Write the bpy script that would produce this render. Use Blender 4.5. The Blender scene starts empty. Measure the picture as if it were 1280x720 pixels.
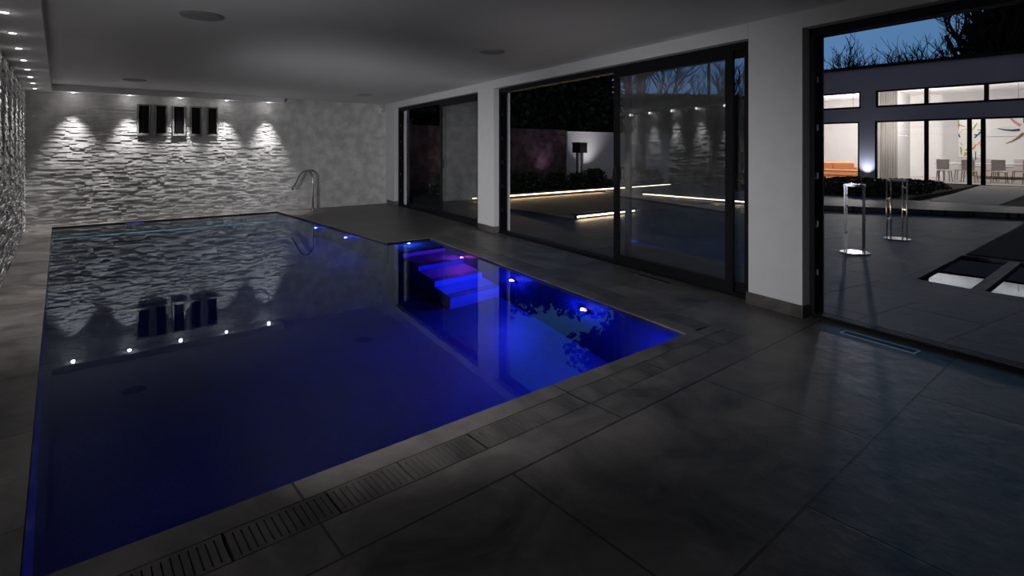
import bpy, bmesh, math, random
from mathutils import Vector, Matrix
from mathutils.geometry import tessellate_polygon
R = math.radians
scene = bpy.context.scene
COL = scene.collection
rnd = random.Random(7)

# ------------------------------------------------------------------ materials
MATS = {}
def nt(name):
    m = bpy.data.materials.new(name); m.use_nodes = True
    m.node_tree.nodes.clear()
    MATS[name] = m
    return m, m.node_tree.nodes, m.node_tree.links
def out(m, sock):
    n = m.node_tree.nodes.new('ShaderNodeOutputMaterial')
    m.node_tree.links.new(sock, n.inputs['Surface'])
def pbr(name, col, rough=.5, metal=0, noise=0, nscale=8, bump=0, bscale=60, spec=.5, col2=None):
    m, N, L = nt(name)
    b = N.new('ShaderNodeBsdfPrincipled')
    b.inputs['Base Color'].default_value = (*col, 1)
    b.inputs['Roughness'].default_value = rough
    b.inputs['Metallic'].default_value = metal
    b.inputs['Specular IOR Level'].default_value = spec
    tc = N.new('ShaderNodeTexCoord')
    if noise or col2:
        n = N.new('ShaderNodeTexNoise'); n.inputs['Scale'].default_value = nscale; n.inputs['Detail'].default_value = 5
        L.new(tc.outputs['Object'], n.inputs['Vector'])
        r = N.new('ShaderNodeValToRGB')
        c2 = col2 or tuple(c*(1-noise) for c in col)
        r.color_ramp.elements[0].position = .35; r.color_ramp.elements[1].position = .65
        r.color_ramp.elements[0].color = (*c2, 1); r.color_ramp.elements[1].color = (*col, 1)
        L.new(n.outputs['Fac'], r.inputs['Fac']); L.new(r.outputs['Color'], b.inputs['Base Color'])
    if bump:
        n = N.new('ShaderNodeTexNoise'); n.inputs['Scale'].default_value = bscale; n.inputs['Detail'].default_value = 4
        L.new(tc.outputs['Object'], n.inputs['Vector'])
        bp = N.new('ShaderNodeBump'); bp.inputs['Strength'].default_value = bump; bp.inputs['Distance'].default_value = .01
        L.new(n.outputs['Fac'], bp.inputs['Height']); L.new(bp.outputs['Normal'], b.inputs['Normal'])
    out(m, b.outputs[0]); return m
def emit(name, col, s):
    m, N, L = nt(name); e = N.new('ShaderNodeEmission')
    e.inputs[0].default_value = (*col, 1); e.inputs[1].default_value = s; out(m, e.outputs[0]); return m

pbr('plaster', (.62,.62,.63), .75, noise=.04, bump=.05)
pbr('ceiling_paint', (.82,.82,.84), .8)
pbr('black_metal', (.006,.006,.008), .5, spec=.2)
pbr('dark_metal', (.035,.035,.04), .3, metal=.6)
pbr('steel', (.62,.62,.64), .18, metal=1)
pbr('brushed_steel', (.5,.5,.5), .32, metal=1)
pbr('ledge_stone', (.66,.655,.65), .65, col2=(.46,.455,.45), nscale=5, bump=.12, bscale=30)
pbr('garden_stone', (.19,.115,.12), .8, col2=(.08,.05,.05), nscale=4, bump=.6, bscale=30)
pbr('white_render', (.72,.72,.72), .85, bump=.1)
pbr('grey_render', (.34,.35,.42), .85, bump=.1)
pbr('niche_frame', (.17,.165,.155), .6)
pbr('black_void', (.006,.006,.007), .7)
pbr('speaker_grey', (.34,.34,.35), .7)
pbr('soil', (.008,.007,.006), .95, bump=.8, bscale=8)
pbr('gravel', (.16,.12,.085), .9, col2=(.07,.05,.035), nscale=30, bump=.8, bscale=40)
pbr('bark', (.02,.018,.018), .9)
pbr('dark_leaf', (.016,.026,.012), .6)
pbr('shrub_leaf', (.035,.05,.02), .55)
pbr('oak', (.62,.26,.08), .45, noise=.3, nscale=12)
pbr('orange_fabric', (.75,.30,.12), .9)
pbr('curtain_white', (.78,.76,.74), .9)
pbr('chair_white', (.55,.5,.48), .5)
pbr('chair_wood', (.20,.13,.09), .5)
pbr('white_gloss', (.8,.8,.8), .3)
pbr('pale_paving', (.34,.33,.32), .7, noise=.2)
pbr('house_floor', (.45,.43,.4), .3)
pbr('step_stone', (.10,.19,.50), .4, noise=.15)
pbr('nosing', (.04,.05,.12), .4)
pbr('sofa_red', (.35,.08,.07), .8)

_m=MATS['curtain_white']; _N=_m.node_tree.nodes; _L=_m.node_tree.links
_b=[n for n in _N if n.type=='BSDF_PRINCIPLED'][0]; _o=[n for n in _N if n.type=='OUTPUT_MATERIAL'][0]
_t=_N.new('ShaderNodeBsdfTranslucent'); _t.inputs[0].default_value=(.97,.95,.92,1); _x=_N.new('ShaderNodeMixShader'); _x.inputs[0].default_value=.85
_L.new(_b.outputs[0],_x.inputs[1]); _L.new(_t.outputs[0],_x.inputs[2]); _L.new(_x.outputs[0],_o.inputs['Surface'])
# joint-patterned stone floors (real size tiles, object coordinates in metres)
def tiles(name, c1, c2, mortar, w, h, rot, rough=(.25,.5), bump=.25, msize=.006, nscale=1.6):
    m, N, L = nt(name)
    b = N.new('ShaderNodeBsdfPrincipled'); b.inputs['Specular IOR Level'].default_value = .3; tc = N.new('ShaderNodeTexCoord')
    mp = N.new('ShaderNodeMapping'); mp.inputs['Rotation'].default_value = (0,0,R(rot))
    L.new(tc.outputs['Object'], mp.inputs['Vector'])
    br = N.new('ShaderNodeTexBrick'); br.inputs['Scale'].default_value = 1
    br.inputs['Brick Width'].default_value = w; br.inputs['Row Height'].default_value = h
    br.inputs['Mortar Size'].default_value = msize; br.inputs['Mortar Smooth'].default_value = .2
    br.inputs['Color1'].default_value = (*c1,1); br.inputs['Color2'].default_value = (*c2,1)
    br.inputs['Mortar'].default_value = (*mortar,1); br.inputs['Bias'].default_value = 0
    L.new(mp.outputs[0], br.inputs['Vector'])
    n = N.new('ShaderNodeTexNoise'); n.inputs['Scale'].default_value = nscale; n.inputs['Detail'].default_value = 9; n.inputs['Roughness'].default_value = .65
    n.inputs['Distortion'].default_value = .8
    L.new(mp.outputs[0], n.inputs['Vector'])
    ramp = N.new('ShaderNodeValToRGB'); ramp.color_ramp.elements[0].position = .3; ramp.color_ramp.elements[1].position = .72
    ramp.color_ramp.elements[0].color = (.22,.215,.215,1); ramp.color_ramp.elements[1].color = (1.15,1.1,1.08,1)
    L.new(n.outputs['Fac'], ramp.inputs['Fac'])
    mx = N.new('ShaderNodeMixRGB'); mx.blend_type = 'MULTIPLY'; mx.inputs[0].default_value = 1
    L.new(br.outputs['Color'], mx.inputs[1]); L.new(ramp.outputs['Color'], mx.inputs[2])
    L.new(mx.outputs[0], b.inputs['Base Color'])
    mr = N.new('ShaderNodeMapRange'); mr.inputs['To Min'].default_value = rough[0]; mr.inputs['To Max'].default_value = rough[1]
    L.new(n.outputs['Fac'], mr.inputs['Value']); L.new(mr.outputs[0], b.inputs['Roughness'])
    n2 = N.new('ShaderNodeTexNoise'); n2.inputs['Scale'].default_value = 7; n2.inputs['Detail'].default_value = 8
    L.new(mp.outputs[0], n2.inputs['Vector'])
    ad = N.new('ShaderNodeMath'); ad.operation = 'SUBTRACT'
    L.new(n2.outputs['Fac'], ad.inputs[0]); L.new(br.outputs['Fac'], ad.inputs[1])
    bp = N.new('ShaderNodeBump'); bp.inputs['Strength'].default_value = bump; bp.inputs['Distance'].default_value = .012
    L.new(ad.outputs[0], bp.inputs['Height']); L.new(bp.outputs['Normal'], b.inputs['Normal'])
    out(m, b.outputs[0]); return m
tiles('deck_stone', (.19,.178,.170), (.145,.138,.134), (.05,.047,.046), 1.5, .9, 0, rough=(.24,.55), bump=.55, nscale=2.2)
tiles('patio_stone', (.11,.113,.128), (.05,.053,.064), (.006,.006,.007), 1.1, .6, 9, rough=(.42,.65), msize=.016, bump=.5)
tiles('mosaic', (.035,.06,.17), (.022,.042,.14), (.012,.02,.07), .05, .05, 0, rough=(.35,.45), msize=.003, bump=.1, nscale=.6)
tiles('coping_stone', (.15,.142,.138), (.12,.114,.11), (.022,.02,.02), .75, .9, 0, rough=(.25,.5))

# window glass of a thin double pane: reflects by Fresnel, lets the rest through
def thin_glass(name, tint, f0, rough=0.0):
    m, N, L = nt(name)
    def M(op,a,b=None):
        n=N.new('ShaderNodeMath'); n.operation=op
        for i,v in enumerate((a,b)):
            if v is None: continue
            if isinstance(v,(int,float)): n.inputs[i].default_value=v
            else: L.new(v,n.inputs[i])
        return n.outputs[0]
    ge=N.new('ShaderNodeNewGeometry'); d=N.new('ShaderNodeVectorMath'); d.operation='DOT_PRODUCT'
    L.new(ge.outputs['Normal'],d.inputs[0]); L.new(ge.outputs['Incoming'],d.inputs[1])
    c=M('SUBTRACT',1.0,M('ABSOLUTE',d.outputs['Value']))
    f=M('ADD',M('MULTIPLY',M('POWER',c,5.0),1-f0),f0)
    t = N.new('ShaderNodeBsdfTransparent'); t.inputs[0].default_value = (*tint,1)
    g = N.new('ShaderNodeBsdfGlossy'); g.inputs['Roughness'].default_value = rough
    x = N.new('ShaderNodeMixShader')
    L.new(f, x.inputs[0]); L.new(t.outputs[0], x.inputs[1]); L.new(g.outputs[0], x.inputs[2])
    out(m, x.outputs[0]); return m
thin_glass('door_glass', (.93,.95,.97), .22)
thin_glass('house_glass', (.97,.97,.98), .03)
def water(name, tint, bump, scale):
    m, N, L = nt(name)
    f = N.new('ShaderNodeFresnel'); f.inputs['IOR'].default_value = 1.333
    tc = N.new('ShaderNodeTexCoord'); mp = N.new('ShaderNodeMapping'); mp.inputs['Scale'].default_value = (1,1.0,1)
    n = N.new('ShaderNodeTexNoise'); n.inputs['Scale'].default_value = scale; n.inputs['Detail'].default_value = 2.5
    L.new(tc.outputs['Object'], mp.inputs['Vector']); L.new(mp.outputs[0], n.inputs['Vector'])
    bp = N.new('ShaderNodeBump'); bp.inputs['Strength'].default_value = bump; bp.inputs['Distance'].default_value = .01
    L.new(n.outputs['Fac'], bp.inputs['Height'])
    r = N.new('ShaderNodeBsdfRefraction'); r.inputs['IOR'].default_value = 1.333; r.inputs[0].default_value = (*tint,1); r.inputs['Roughness'].default_value = 0.0
    g = N.new('ShaderNodeBsdfGlossy'); g.inputs['Roughness'].default_value = .0; g.inputs[0].default_value=(.75,.86,.96,1)
    for q in (f, r, g): L.new(bp.outputs['Normal'], q.inputs['Normal'])
    x = N.new('ShaderNodeMixShader')
    L.new(f.outputs[0], x.inputs[0]); L.new(r.outputs[0], x.inputs[1]); L.new(g.outputs[0], x.inputs[2])
    out(m, x.outputs[0]); return m
water('pool_water', (.55,.72,1), .045, 3.0)
water('pond_water', (.1,.12,.13), .02, 3.0)

emit('lamp_lens', (1,.97,.95), 22)
emit('magenta_lens', (1,.30,.85), 4)
emit('blue_lens', (.35,.55,1), 6)
emit('teal_led', (.15,.75,.75), .45)
emit('violet_lens', (.22,.16,1), 1.2)
emit('warm_led', (1,.82,.58), 7)
emit('uplight_lens', (1,.85,.7), 5)
emit('house_lamp', (1,.96,.9), 6)

# ------------------------------------------------------------------ mesh building
class MB:
    def __init__(s, M=None): s.v=[]; s.f=[]; s.M=M or Matrix()
    def add(s, vs, fs):
        o=len(s.v); s.v += [tuple(s.M @ Vector(v)) for v in vs]; s.f += [tuple(i+o for i in f) for f in fs]; return s
    def box(s, a, b):
        x0,y0,z0=a; x1,y1,z1=b
        return s.add([(x0,y0,z0),(x1,y0,z0),(x1,y1,z0),(x0,y1,z0),(x0,y0,z1),(x1,y0,z1),(x1,y1,z1),(x0,y1,z1)],
              [(0,3,2,1),(4,5,6,7),(0,1,5,4),(1,2,6,5),(2,3,7,6),(3,0,4,7)])
    def frame(s, u0,u1,z0,z1,t,v0,v1, axis='u', b=None):
        """rectangular frame in the x/z plane of the local frame, depth v0..v1"""
        tb = b or t
        s.box((u0,v0,z0),(u0+t,v1,z1)); s.box((u1-t,v0,z0),(u1,v1,z1))
        s.box((u0+t,v0,z1-t),(u1-t,v1,z1)); s.box((u0+t,v0,z0),(u1-t,v1,z0+tb)); return s
    def tube(s, path, r, n=10, caps=True):
        rr = r if isinstance(r,(list,tuple)) else [r]*len(path)
        P=[Vector(p) for p in path]; rings=[]; prev=None; vs=[]; fs=[]
        for i,p in enumerate(P):
            t=((P[min(i+1,len(P)-1)]-p).normalized()+(p-P[max(i-1,0)]).normalized())
            t = t.normalized() if t.length>1e-6 else Vector((0,0,1))
            a = prev if prev is not None else (Vector((1,0,0)) if abs(t.x)<.9 else Vector((0,1,0)))
            a=(a-t*a.dot(t)).normalized(); prev=a; b=t.cross(a)
            for k in range(n):
                q=2*math.pi*k/n; vs.append(tuple(p+(a*math.cos(q)+b*math.sin(q))*rr[i]))
        for i in range(len(P)-1):
            for k in range(n):
                fs.append((i*n+k, i*n+(k+1)%n, (i+1)*n+(k+1)%n, (i+1)*n+k))
        if caps: fs.append(tuple(range(n-1,-1,-1))); fs.append(tuple((len(P)-1)*n+k for k in range(n)))
        return s.add(vs, fs)
    def cyl(s, c, r, h, n=24, r2=None): return s.tube([c,(c[0],c[1],c[2]+h)],[r,r if r2 is None else r2],n)
    def poly(s, pts, z0, z1):
        n=len(pts); vs=[(x,y,z0) for x,y in pts]+[(x,y,z1) for x,y in pts]
        fs=[tuple(range(n-1,-1,-1)), tuple(range(n,2*n))]+[(i,(i+1)%n,n+(i+1)%n,n+i) for i in range(n)]
        return s.add(vs, fs)
    def build(s, name, mat, parent=None, smooth=False, bevel=0, loc=None):
        me=bpy.data.meshes.new(name); me.from_pydata(s.v,[],s.f); me.update()
        o=bpy.data.objects.new(name,me); COL.objects.link(o)
        me.materials.append(MATS[mat])
        if smooth:
            for p in me.polygons: p.use_smooth=True
        if bevel:
            md=o.modifiers.new('bevel','BEVEL'); md.width=bevel; md.segments=2; md.limit_method='ANGLE'
        if parent: o.parent=parent
        if loc is not None: o.location = loc
        return o
def empty(name, loc=(0,0,0), rz=0):
    o=bpy.data.objects.new(name,None); COL.objects.link(o); o.location=loc; o.rotation_euler=(0,0,rz); o.empty_display_size=.1; return o
def tag(o,label,cat,group=None,kind=None):
    o['label']=label; o['category']=cat
    if group: o['group']=group
    if kind: o['kind']=kind
    return o
def struct(o): o['kind']='structure'; return o
def kids(o): return [c for c in bpy.data.objects if c.parent==o]
def dup(o, parent=None):
    c=o.copy(); COL.objects.link(c); c.parent=parent
    for k in kids(o): dup(k,c)
    return c
def lamp(name, typ, loc, energy, col, parent=None, rot=(0,0,0), **kw):
    l=bpy.data.lights.new(name,typ); l.energy=energy; l.color=col
    for k,v in kw.items(): setattr(l,k,v)
    o=bpy.data.objects.new(name,l); COL.objects.link(o); o.location=loc; o.rotation_euler=rot
    if parent: o.parent=parent
    return o

# ------------------------------------------------------------------ camera (1.4 m above the deck, level, shifted lens)
EYE=1.4
cam=bpy.data.cameras.new('camera'); co=bpy.data.objects.new('camera',cam); COL.objects.link(co)
co.location=(0,0,EYE); co.rotation_euler=(R(90),0,R(-39.77))
cam.sensor_width=36; cam.lens=36*680/1280; cam.shift_y=-174/1280; cam.clip_start=.05; cam.clip_end=300
scene.camera=co

# ------------------------------------------------------------------ room dimensions
CEIL=2.54; SOF=2.42
YB=12.85; XL=-.44; YF=-3.2
O2=(4.80,2.42); D2=(.1573,.9875); N2=(.9875,-.1573)
DW=Matrix(((D2[0],N2[0],0,O2[0]),(D2[1],N2[1],0,O2[1]),(0,0,1,0),(0,0,0,1)))   # x along the glass wall, y outwards
WT=.32
def dw(s,v): return (O2[0]+s*D2[0]+v*N2[0], O2[1]+s*D2[1]+v*N2[1])
DW_RZ = math.atan2(D2[1],D2[0])

def grid_wall(mb, u0,u1,z0,z1,v0,v1,holes,axis='x'):
    us=sorted({u0,u1,*[h[0] for h in holes],*[h[1] for h in holes]}); us=[u for u in us if u0<=u<=u1]
    for a,b in zip(us[:-1],us[1:]):
        m=(a+b)/2; hs=sorted([(h[2],h[3]) for h in holes if h[0]<m<h[1]])
        z=z0
        for ha,hb in hs+[(z1,z1)]:
            if ha>z+1e-5: mb.box((a,v0,z),(b,v1,ha))
            z=max(z,hb)

# pool outline
poolx=lambda y: 3.65+.1647*(y-2.32)
POOL=[(-.10,2.35),(3.65,2.32),(poolx(7.42),7.42),(3.76,7.42),(3.74,12.72),(-.10,12.72)]
GF=((-.25,2.02),(3.98,2.20))      # front grating recess
# floor: deck with the pool and the grating channels cut out
def pslant(y,off): return poolx(y)+off
GR=[(pslant(2.30,.13),2.30),(pslant(2.30,.33),2.30),(pslant(7.5,.33),7.5),(pslant(7.5,.13),7.5)]
a=dw(-6,.33); b=dw(10.6,.33)
OUT=[(XL-.2,YF-.2),(a[0],YF-.2),a,b,(b[0],YB+.1),(XL-.2,YB+.1)]
GFP=[(GF[0][0],GF[0][1]),(GF[1][0],GF[0][1]),(GF[1][0],GF[1][1]),(GF[0][0],GF[1][1])]
def holed(outer,holes,z,zb,name,mat,side=True):
    loops=[[Vector((x,y,0)) for x,y in l] for l in [outer]+holes]
    tri=tessellate_polygon(loops); flat=[v for l in loops for v in l]
    mb=MB(); mb.add([(v.x,v.y,z) for v in flat],[])
    o=mb
    for t in tri:
        p=[flat[i] for i in t]
        ar=(p[1]-p[0]).cross(p[2]-p[0]).z
        mb.f.append(tuple(t) if ar>0 else tuple(reversed(t)))
    if side:
        for l in holes:
            n=len(l)
            for i in range(n):
                p,q=l[i],l[(i+1)%n]
                mb.add([(*p,z),(*q,z),(*q,zb),(*p,zb)],[(0,1,2,3)])
    return mb.build(name,mat)
struct(holed(OUT,[POOL,GFP,GR],0,-.12,'floor','deck_stone'))

# ---------------- gratings: stone slabs with cut slots
def grating(length, width, nslots, name='drain_grating'):
    mb=MB(); e=.012
    mb.box((0,0,-.04),(length,.02,0)); mb.box((0,width-.02,-.04),(length,width,0))
    p=(length)/nslots
    for i in range(nslots): mb.box((i*p+.0025,.02,-.035),(i*p+p-.0025,width-.02,0))
    mb.box((0,0,-.115),(length,width,-.06))
    return mb.build(name,'coping_stone')
n=6; Lf=(GF[1][0]-GF[0][0])/n
labs=['at the corner by the left wall','second from the left wall','third from the left wall','fourth from the left wall','fifth from the left wall','just past the front right pool corner']
first=None
for i in range(n):
    g=grating(Lf-.008,.176,26) if first is None else first.copy()
    if first is None: first=g
    else: COL.objects.link(g)
    g.location=(GF[0][0]+i*Lf+.004,GF[0][1]+.002,-.001)
    tag(g,'slotted stone drain slab along the front pool edge, '+labs[i],'drain','drain slabs along the front pool edge')
n=7; dy=5.2/n; ang=math.atan2(.1647,1)
Lr=dy/math.cos(ang); first=None
ords=['nearest the camera','second from the near end','third from the near end','fourth from the near end','fifth from the near end','sixth from the near end','beside the steps']
for i in range(n):
    g=grating(Lr-.008,.19,26) if first is None else first.copy()
    if first is None: first=g
    else: COL.objects.link(g)
    y=2.30+i*dy
    g.location=(pslant(y,.33)-.003,y+.004,-.001); g.rotation_euler=(0,0,R(90)-ang)
    tag(g,'slotted drain slab between pool and glass doors, '+ords[i],'drain','drain slabs along the right pool edge')

# ---------------- swimming pool
PZ=-1.35
pool=empty('swimming_pool',(0,0,0))
tag(pool,'large indoor swimming pool glowing deep blue beside the stone wall','swimming pool')
mb=MB(); n=len(POOL)
mb.add([(x,y,PZ) for x,y in POOL],[tuple(range(n))])
for i in range(n):
    p,q=POOL[i],POOL[(i+1)%n]
    mb.add([(*p,-.012),(*q,-.012),(*q,PZ),(*p,PZ)],[(0,1,2,3)])
mb.build('pool_basin','mosaic',pool)
# waterline coping lip
mb=MB()
for i in range(n):
    p,q=Vector(POOL[i]),Vector(POOL[(i+1)%n]); d=(q-p).normalized(); nn=Vector((-d.y,d.x))
    a0=p-d*.0; a1=q
    mb.add([(*(a0),.0015),(*(a1),.0015),(*(a1-nn*.10),.0015),(*(a0-nn*.10),.0015)],[(3,2,1,0)])
mb.add([(x,y,-.03) for x,y in POOL],[])
w=MB(); w.add([(x,y,-.022) for x,y in POOL],[tuple(range(n))]); w.build('water','pool_water',pool)
# steps in the alcove, left ends run parallel to the glass wall
ys=[7.42,6.8,6.2,5.65,5.2]; zs=[-.2,-.45,-.7,-.95]
lx=lambda y: 3.78+.1647*(y-7.42)
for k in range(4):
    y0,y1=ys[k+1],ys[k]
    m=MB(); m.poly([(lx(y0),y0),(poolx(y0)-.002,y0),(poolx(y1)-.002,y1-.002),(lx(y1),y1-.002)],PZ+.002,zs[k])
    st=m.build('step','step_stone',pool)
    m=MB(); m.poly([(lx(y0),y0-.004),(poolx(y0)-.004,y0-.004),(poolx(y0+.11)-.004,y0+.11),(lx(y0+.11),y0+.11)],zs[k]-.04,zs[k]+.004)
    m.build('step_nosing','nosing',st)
# cover partition near the far end with its LED line
m=MB(); m.box((-.09,11.30,PZ+.002),(3.735,11.42,-.16)); m.build('cover_partition','mosaic',pool)
led=MB(); led.box((-.06,11.296,-.10),(3.45,11.304,-.085)); led.box((-.06,11.304,-.158),(3.45,11.31,-.09))
lo=led.build('led_line','teal_led',None); tag(lo,'thin turquoise light line under the water at the far end of the pool','light')
# skimmer
sk=empty('pool_skimmer',(1.12,12.715,-.10)); tag(sk,'small violet lit slot at the waterline below the stone wall','pool fitting')
m=MB(); m.frame(-.16,.16,-.05,.05,.012,-.012,0); m.build('frame','dark_metal',sk)
m=MB(); m.box((-.148,-.004,-.038),(.148,0,.038)); m.build('lens','violet_lens',sk)

# ---------------- underwater lights
def pool_light(loc, nrm, lens, label, e, col, r=.05, name='pool_light'):
    t=empty(name,loc,math.atan2(nrm[1],nrm[0])); tag(t,label,'pool light','underwater lights in the pool walls')
    M=Matrix.Rotation(R(90),4,'Y')
    m=MB(M); m.tube([(0,0,0),(0,0,.012)],r*1.05,20); m.build('rim','dark_metal',t)
    m=MB(M); m.tube([(0,0,.012),(0,0,.024)],r*.85,20); m.build('lens',lens,t)
    lamp('light','POINT',(.038,0,0),e,col,t,shadow_soft_size=.012)
wn=(-.9867,.1625)
BL=(.03,.05,1.0)
pool_light((poolx(4.86)-.001,4.86,-.44),wn,'magenta_lens','pink-white underwater light in the pool side in front of the wide glass door',80,BL)
pool_light((poolx(3.54)-.001,3.54,-.37),wn,'magenta_lens','pink-white underwater light nearest the front right pool corner',60,BL)
pool_light((3.746,10.24,-.44),(-1,0),'blue_lens','blue underwater light just in front of the curved steel spout',16,BL,.04)
pool_light((3.751,8.87,-.46),(-1,0),'blue_lens','blue underwater light between the spout and the pool steps',16,BL,.04)
pool_light((3.742,11.55,-.40),(-1,0),'lamp_lens','tiny white underwater light in the far right corner of the pool',2,BL,.02)
pool_light((4.10,7.416,-.13),(0,-1),'blue_lens','small blue-white light at the back of the top pool step',5,(.06,.2,1),.03)
pool_light((poolx(6.2)-.001,6.2,-.36),wn,'magenta_lens','pink light beside the submerged pool steps',9,(1,.04,.75),.04)
pool_light((3.65-.5,2.345,-.5),(0,1),'blue_lens','underwater light hidden below the near pool edge, right half',45,BL)
pool_light((.9,2.345,-.6),(0,1),'blue_lens','underwater light hidden below the near pool edge, left half',2,BL)

# ---------------- stacked-stone cladding
def cladding(M, u0,u1,z0,z1,holes,rows,lmin,lmax,dmin,dmax,rg, name, mat, base):
    """courses of split stone, each ledge with its own depth; x along wall, y towards the room"""
    mb=MB(M); z=z0
    grid_wall(mb,u0,u1,z0,z1,-base,0,holes)
    while z<z1-.005:
        h=min(rg.uniform(*rows),z1-z); u=u0
        while u<u1-.01:
            l=min(rg.uniform(lmin,lmax),u1-u); d=rg.uniform(dmin,dmax); d2=d+rg.uniform(-.004,.004)
            segs=[(u,u+l)]
            for (a,b,c,e) in holes:
                if z+h>c and z<e:
                    ns=[]
                    for (p,q) in segs:
                        if q<=a or p>=b: ns.append((p,q)); continue
                        if p<a: ns.append((p,a))
                        if q>b: ns.append((b,q))
                    segs=ns
            for p,q in segs:
                if q-p<.01: continue
                p2,q2=p+.0015,q-.0015; g=.0015; t=rg.uniform(-.002,.002)
                mb.add([(p2,0,z+g),(q2,0,z+g),(q2,0,z+h-g),(p2,0,z+h-g),
                        (p2,d,z+g),(q2,d2,z+g),(q2,d2+t,z+h-g),(p2,d+t,z+h-g)],
                       [(4,7,6,5),(0,4,5,1),(1,5,6,2),(2,6,7,3),(3,7,4,0)])
            u+=l
        z+=h
    return mb.build(name,mat)
VENTS=[(1.165,1.39),(1.455,1.67),(1.755,1.99),(2.065,2.28),(2.37,2.58)]
VZ=(1.66,2.275)
BWL=7.15
MBK=Matrix(((1,0,0,0),(0,-1,0,YB),(0,0,1,0),(0,0,0,1)))
# faces: mirrored matrix flips winding, harmless for a closed wall
holes=[(a,b,*VZ) for a,b in VENTS]
struct(cladding(MBK,XL-.2,BWL,-.03,CEIL+.02,holes,(.022,.036),.08,.24,.002,.017,random.Random(3),'wall_back','ledge_stone',.25))
MLF=Matrix(((0,1,0,XL-.03),(1,0,0,0),(0,0,1,0),(0,0,0,1)))
struct(cladding(MLF,YF,YB,-.03,CEIL+.02,[],(.024,.042),.10,.30,.003,.019,random.Random(4),'wall_left','ledge_stone',.2))
m=MB(); m.box((XL-.25,YF-.2,-.03),(dw(-6,.3)[0]+.4,YF,CEIL+.02)); struct(m.build('wall_front','plaster'))

# ventilation grilles
names=['first from the left','second from the left','in the middle of the five','second from the right','first from the right']
for i,(a,b) in enumerate(VENTS):
    t=empty('ventilation_grille',((a+b)/2,YB,(VZ[0]+VZ[1])/2))
    tag(t,'tall dark ventilation grille in the stone wall, '+names[i],'grille','five tall grilles in the stone wall')
    w=(b-a)/2; h=(VZ[1]-VZ[0])/2
    m=MB(); m.frame(-w,w,-h,h,.028,-.045,.06,b=.045); m.build('frame','niche_frame',t,bevel=.003)
    m=MB(); m.box((-w+.02,.10,-h+.02),(w-.02,.12,h-.02)); m.build('back_panel','black_void',t)
    for k in range(5):
        x=-w+.028+(2*w-.056)*(k+.5)/5
        m=MB(); m.box((x-.006,.0,-h+.04),(x+.006,.05,h-.028)); m.build('bar','dark_metal',t)

# ---------------- ceiling and bulkheads
a=dw(-6,0); b=dw(10.6,0)
m=MB(); m.poly([(XL-.25,YF-.2),(a[0]+.35,YF-.2),(dw(-6,.33)[0],a[1]),(dw(10.6,.33)[0],b[1]),(dw(10.6,.33)[0],YB+.25),(XL-.25,YB+.25)],CEIL,CEIL+.25)
struct(m.build('ceiling','ceiling_paint'))
m=MB(); m.box((XL-.02,YF,SOF),(-.10,YB,CEIL-.001)); struct(m.build('trim_1','ceiling_paint'))
m=MB(); m.box((-.10,12.50,SOF),(3.84,YB,CEIL-.001)); struct(m.build('trim_2','ceiling_paint'))

def downlight(x,y,z,label,group,e,spill=.012,cone=66):
    t=empty('downlight',(x,y,z)); tag(t,label,'downlight',group)
    m=MB()
    for k in range(24):
        q0,q1=2*math.pi*k/24,2*math.pi*(k+1)/24
        vs=[]
        for q in (q0,q1):
            for r_,zz in ((.028,-.004),(.038,-.006),(.042,0)): vs.append((r_*math.cos(q),r_*math.sin(q),zz))
        m.add(vs,[(0,1,4,3),(1,2,5,4)])
    m.build('rim','white_gloss',t)
    m=MB(); m.cyl((0,0,-.005),.022,.004,20); m.build('lens','lamp_lens',t)
    lamp('light','SPOT',(0,0,-.012),e,(1,.975,.965),t,spot_size=R(cone),spot_blend=1,shadow_soft_size=.03)
    lamp('spill','POINT',(0,0,-.03),e*spill,(1,.97,.95),t,shadow_soft_size=.03)
oc=['first','second','third','fourth','fifth','sixth','seventh','eighth','ninth','tenth','eleventh','twelfth']
for k,x in enumerate((.19,1.03,1.865,2.70,3.54)):
    downlight(x,12.62,SOF,f'small round downlight over the far stone wall, {oc[k]} of five from the left','downlights over the far stone wall',250,.003,58)
for k in range(12):
    y=12.2-.951*k
    downlight(-.315,y,SOF,f'small round downlight in the ceiling strip along the left wall, {oc[k]} from the far corner','downlights along the left wall',(100 if k<8 else 2),.0008,50)

sp_lab=['round flush ceiling speaker nearest the left wall and camera','round flush ceiling speaker near the row of stone wall grilles','round flush ceiling speaker over the deck by the wide glass door','round flush ceiling speaker in the far right part of the ceiling']
for (x,y,r),l in zip([(.94,5.27,.17),(.955,10.9,.17),(3.89,5.04,.15),(4.87,10.67,.17)],sp_lab):
    t=empty('ceiling_speaker',(x,y,CEIL)); tag(t,l,'speaker','flush ceiling speakers')
    m=MB(); m.tube([(0,0,0),(0,0,-.006),(0,0,-.012)],[r,r,r*.94],36); m.build('rim','speaker_grey',t)
    m=MB(); m.cyl((0,0,-.015),r*.86,.004,36); m.build('mesh_cover','speaker_grey',t)
t=empty('security_sensor',(6.26,12.70,2.36)); tag(t,'tiny white motion sensor high in the far right corner','sensor')
m=MB(); m.box((-.035,-.04,-.06),(.035,.07,.06)); m.build('body','white_gloss',t,bevel=.012)
m=MB(); m.tube([(0,-.04,-.01),(0,-.055,-.01)],[.022,.012],14); m.build('lens','speaker_grey',t)

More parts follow.
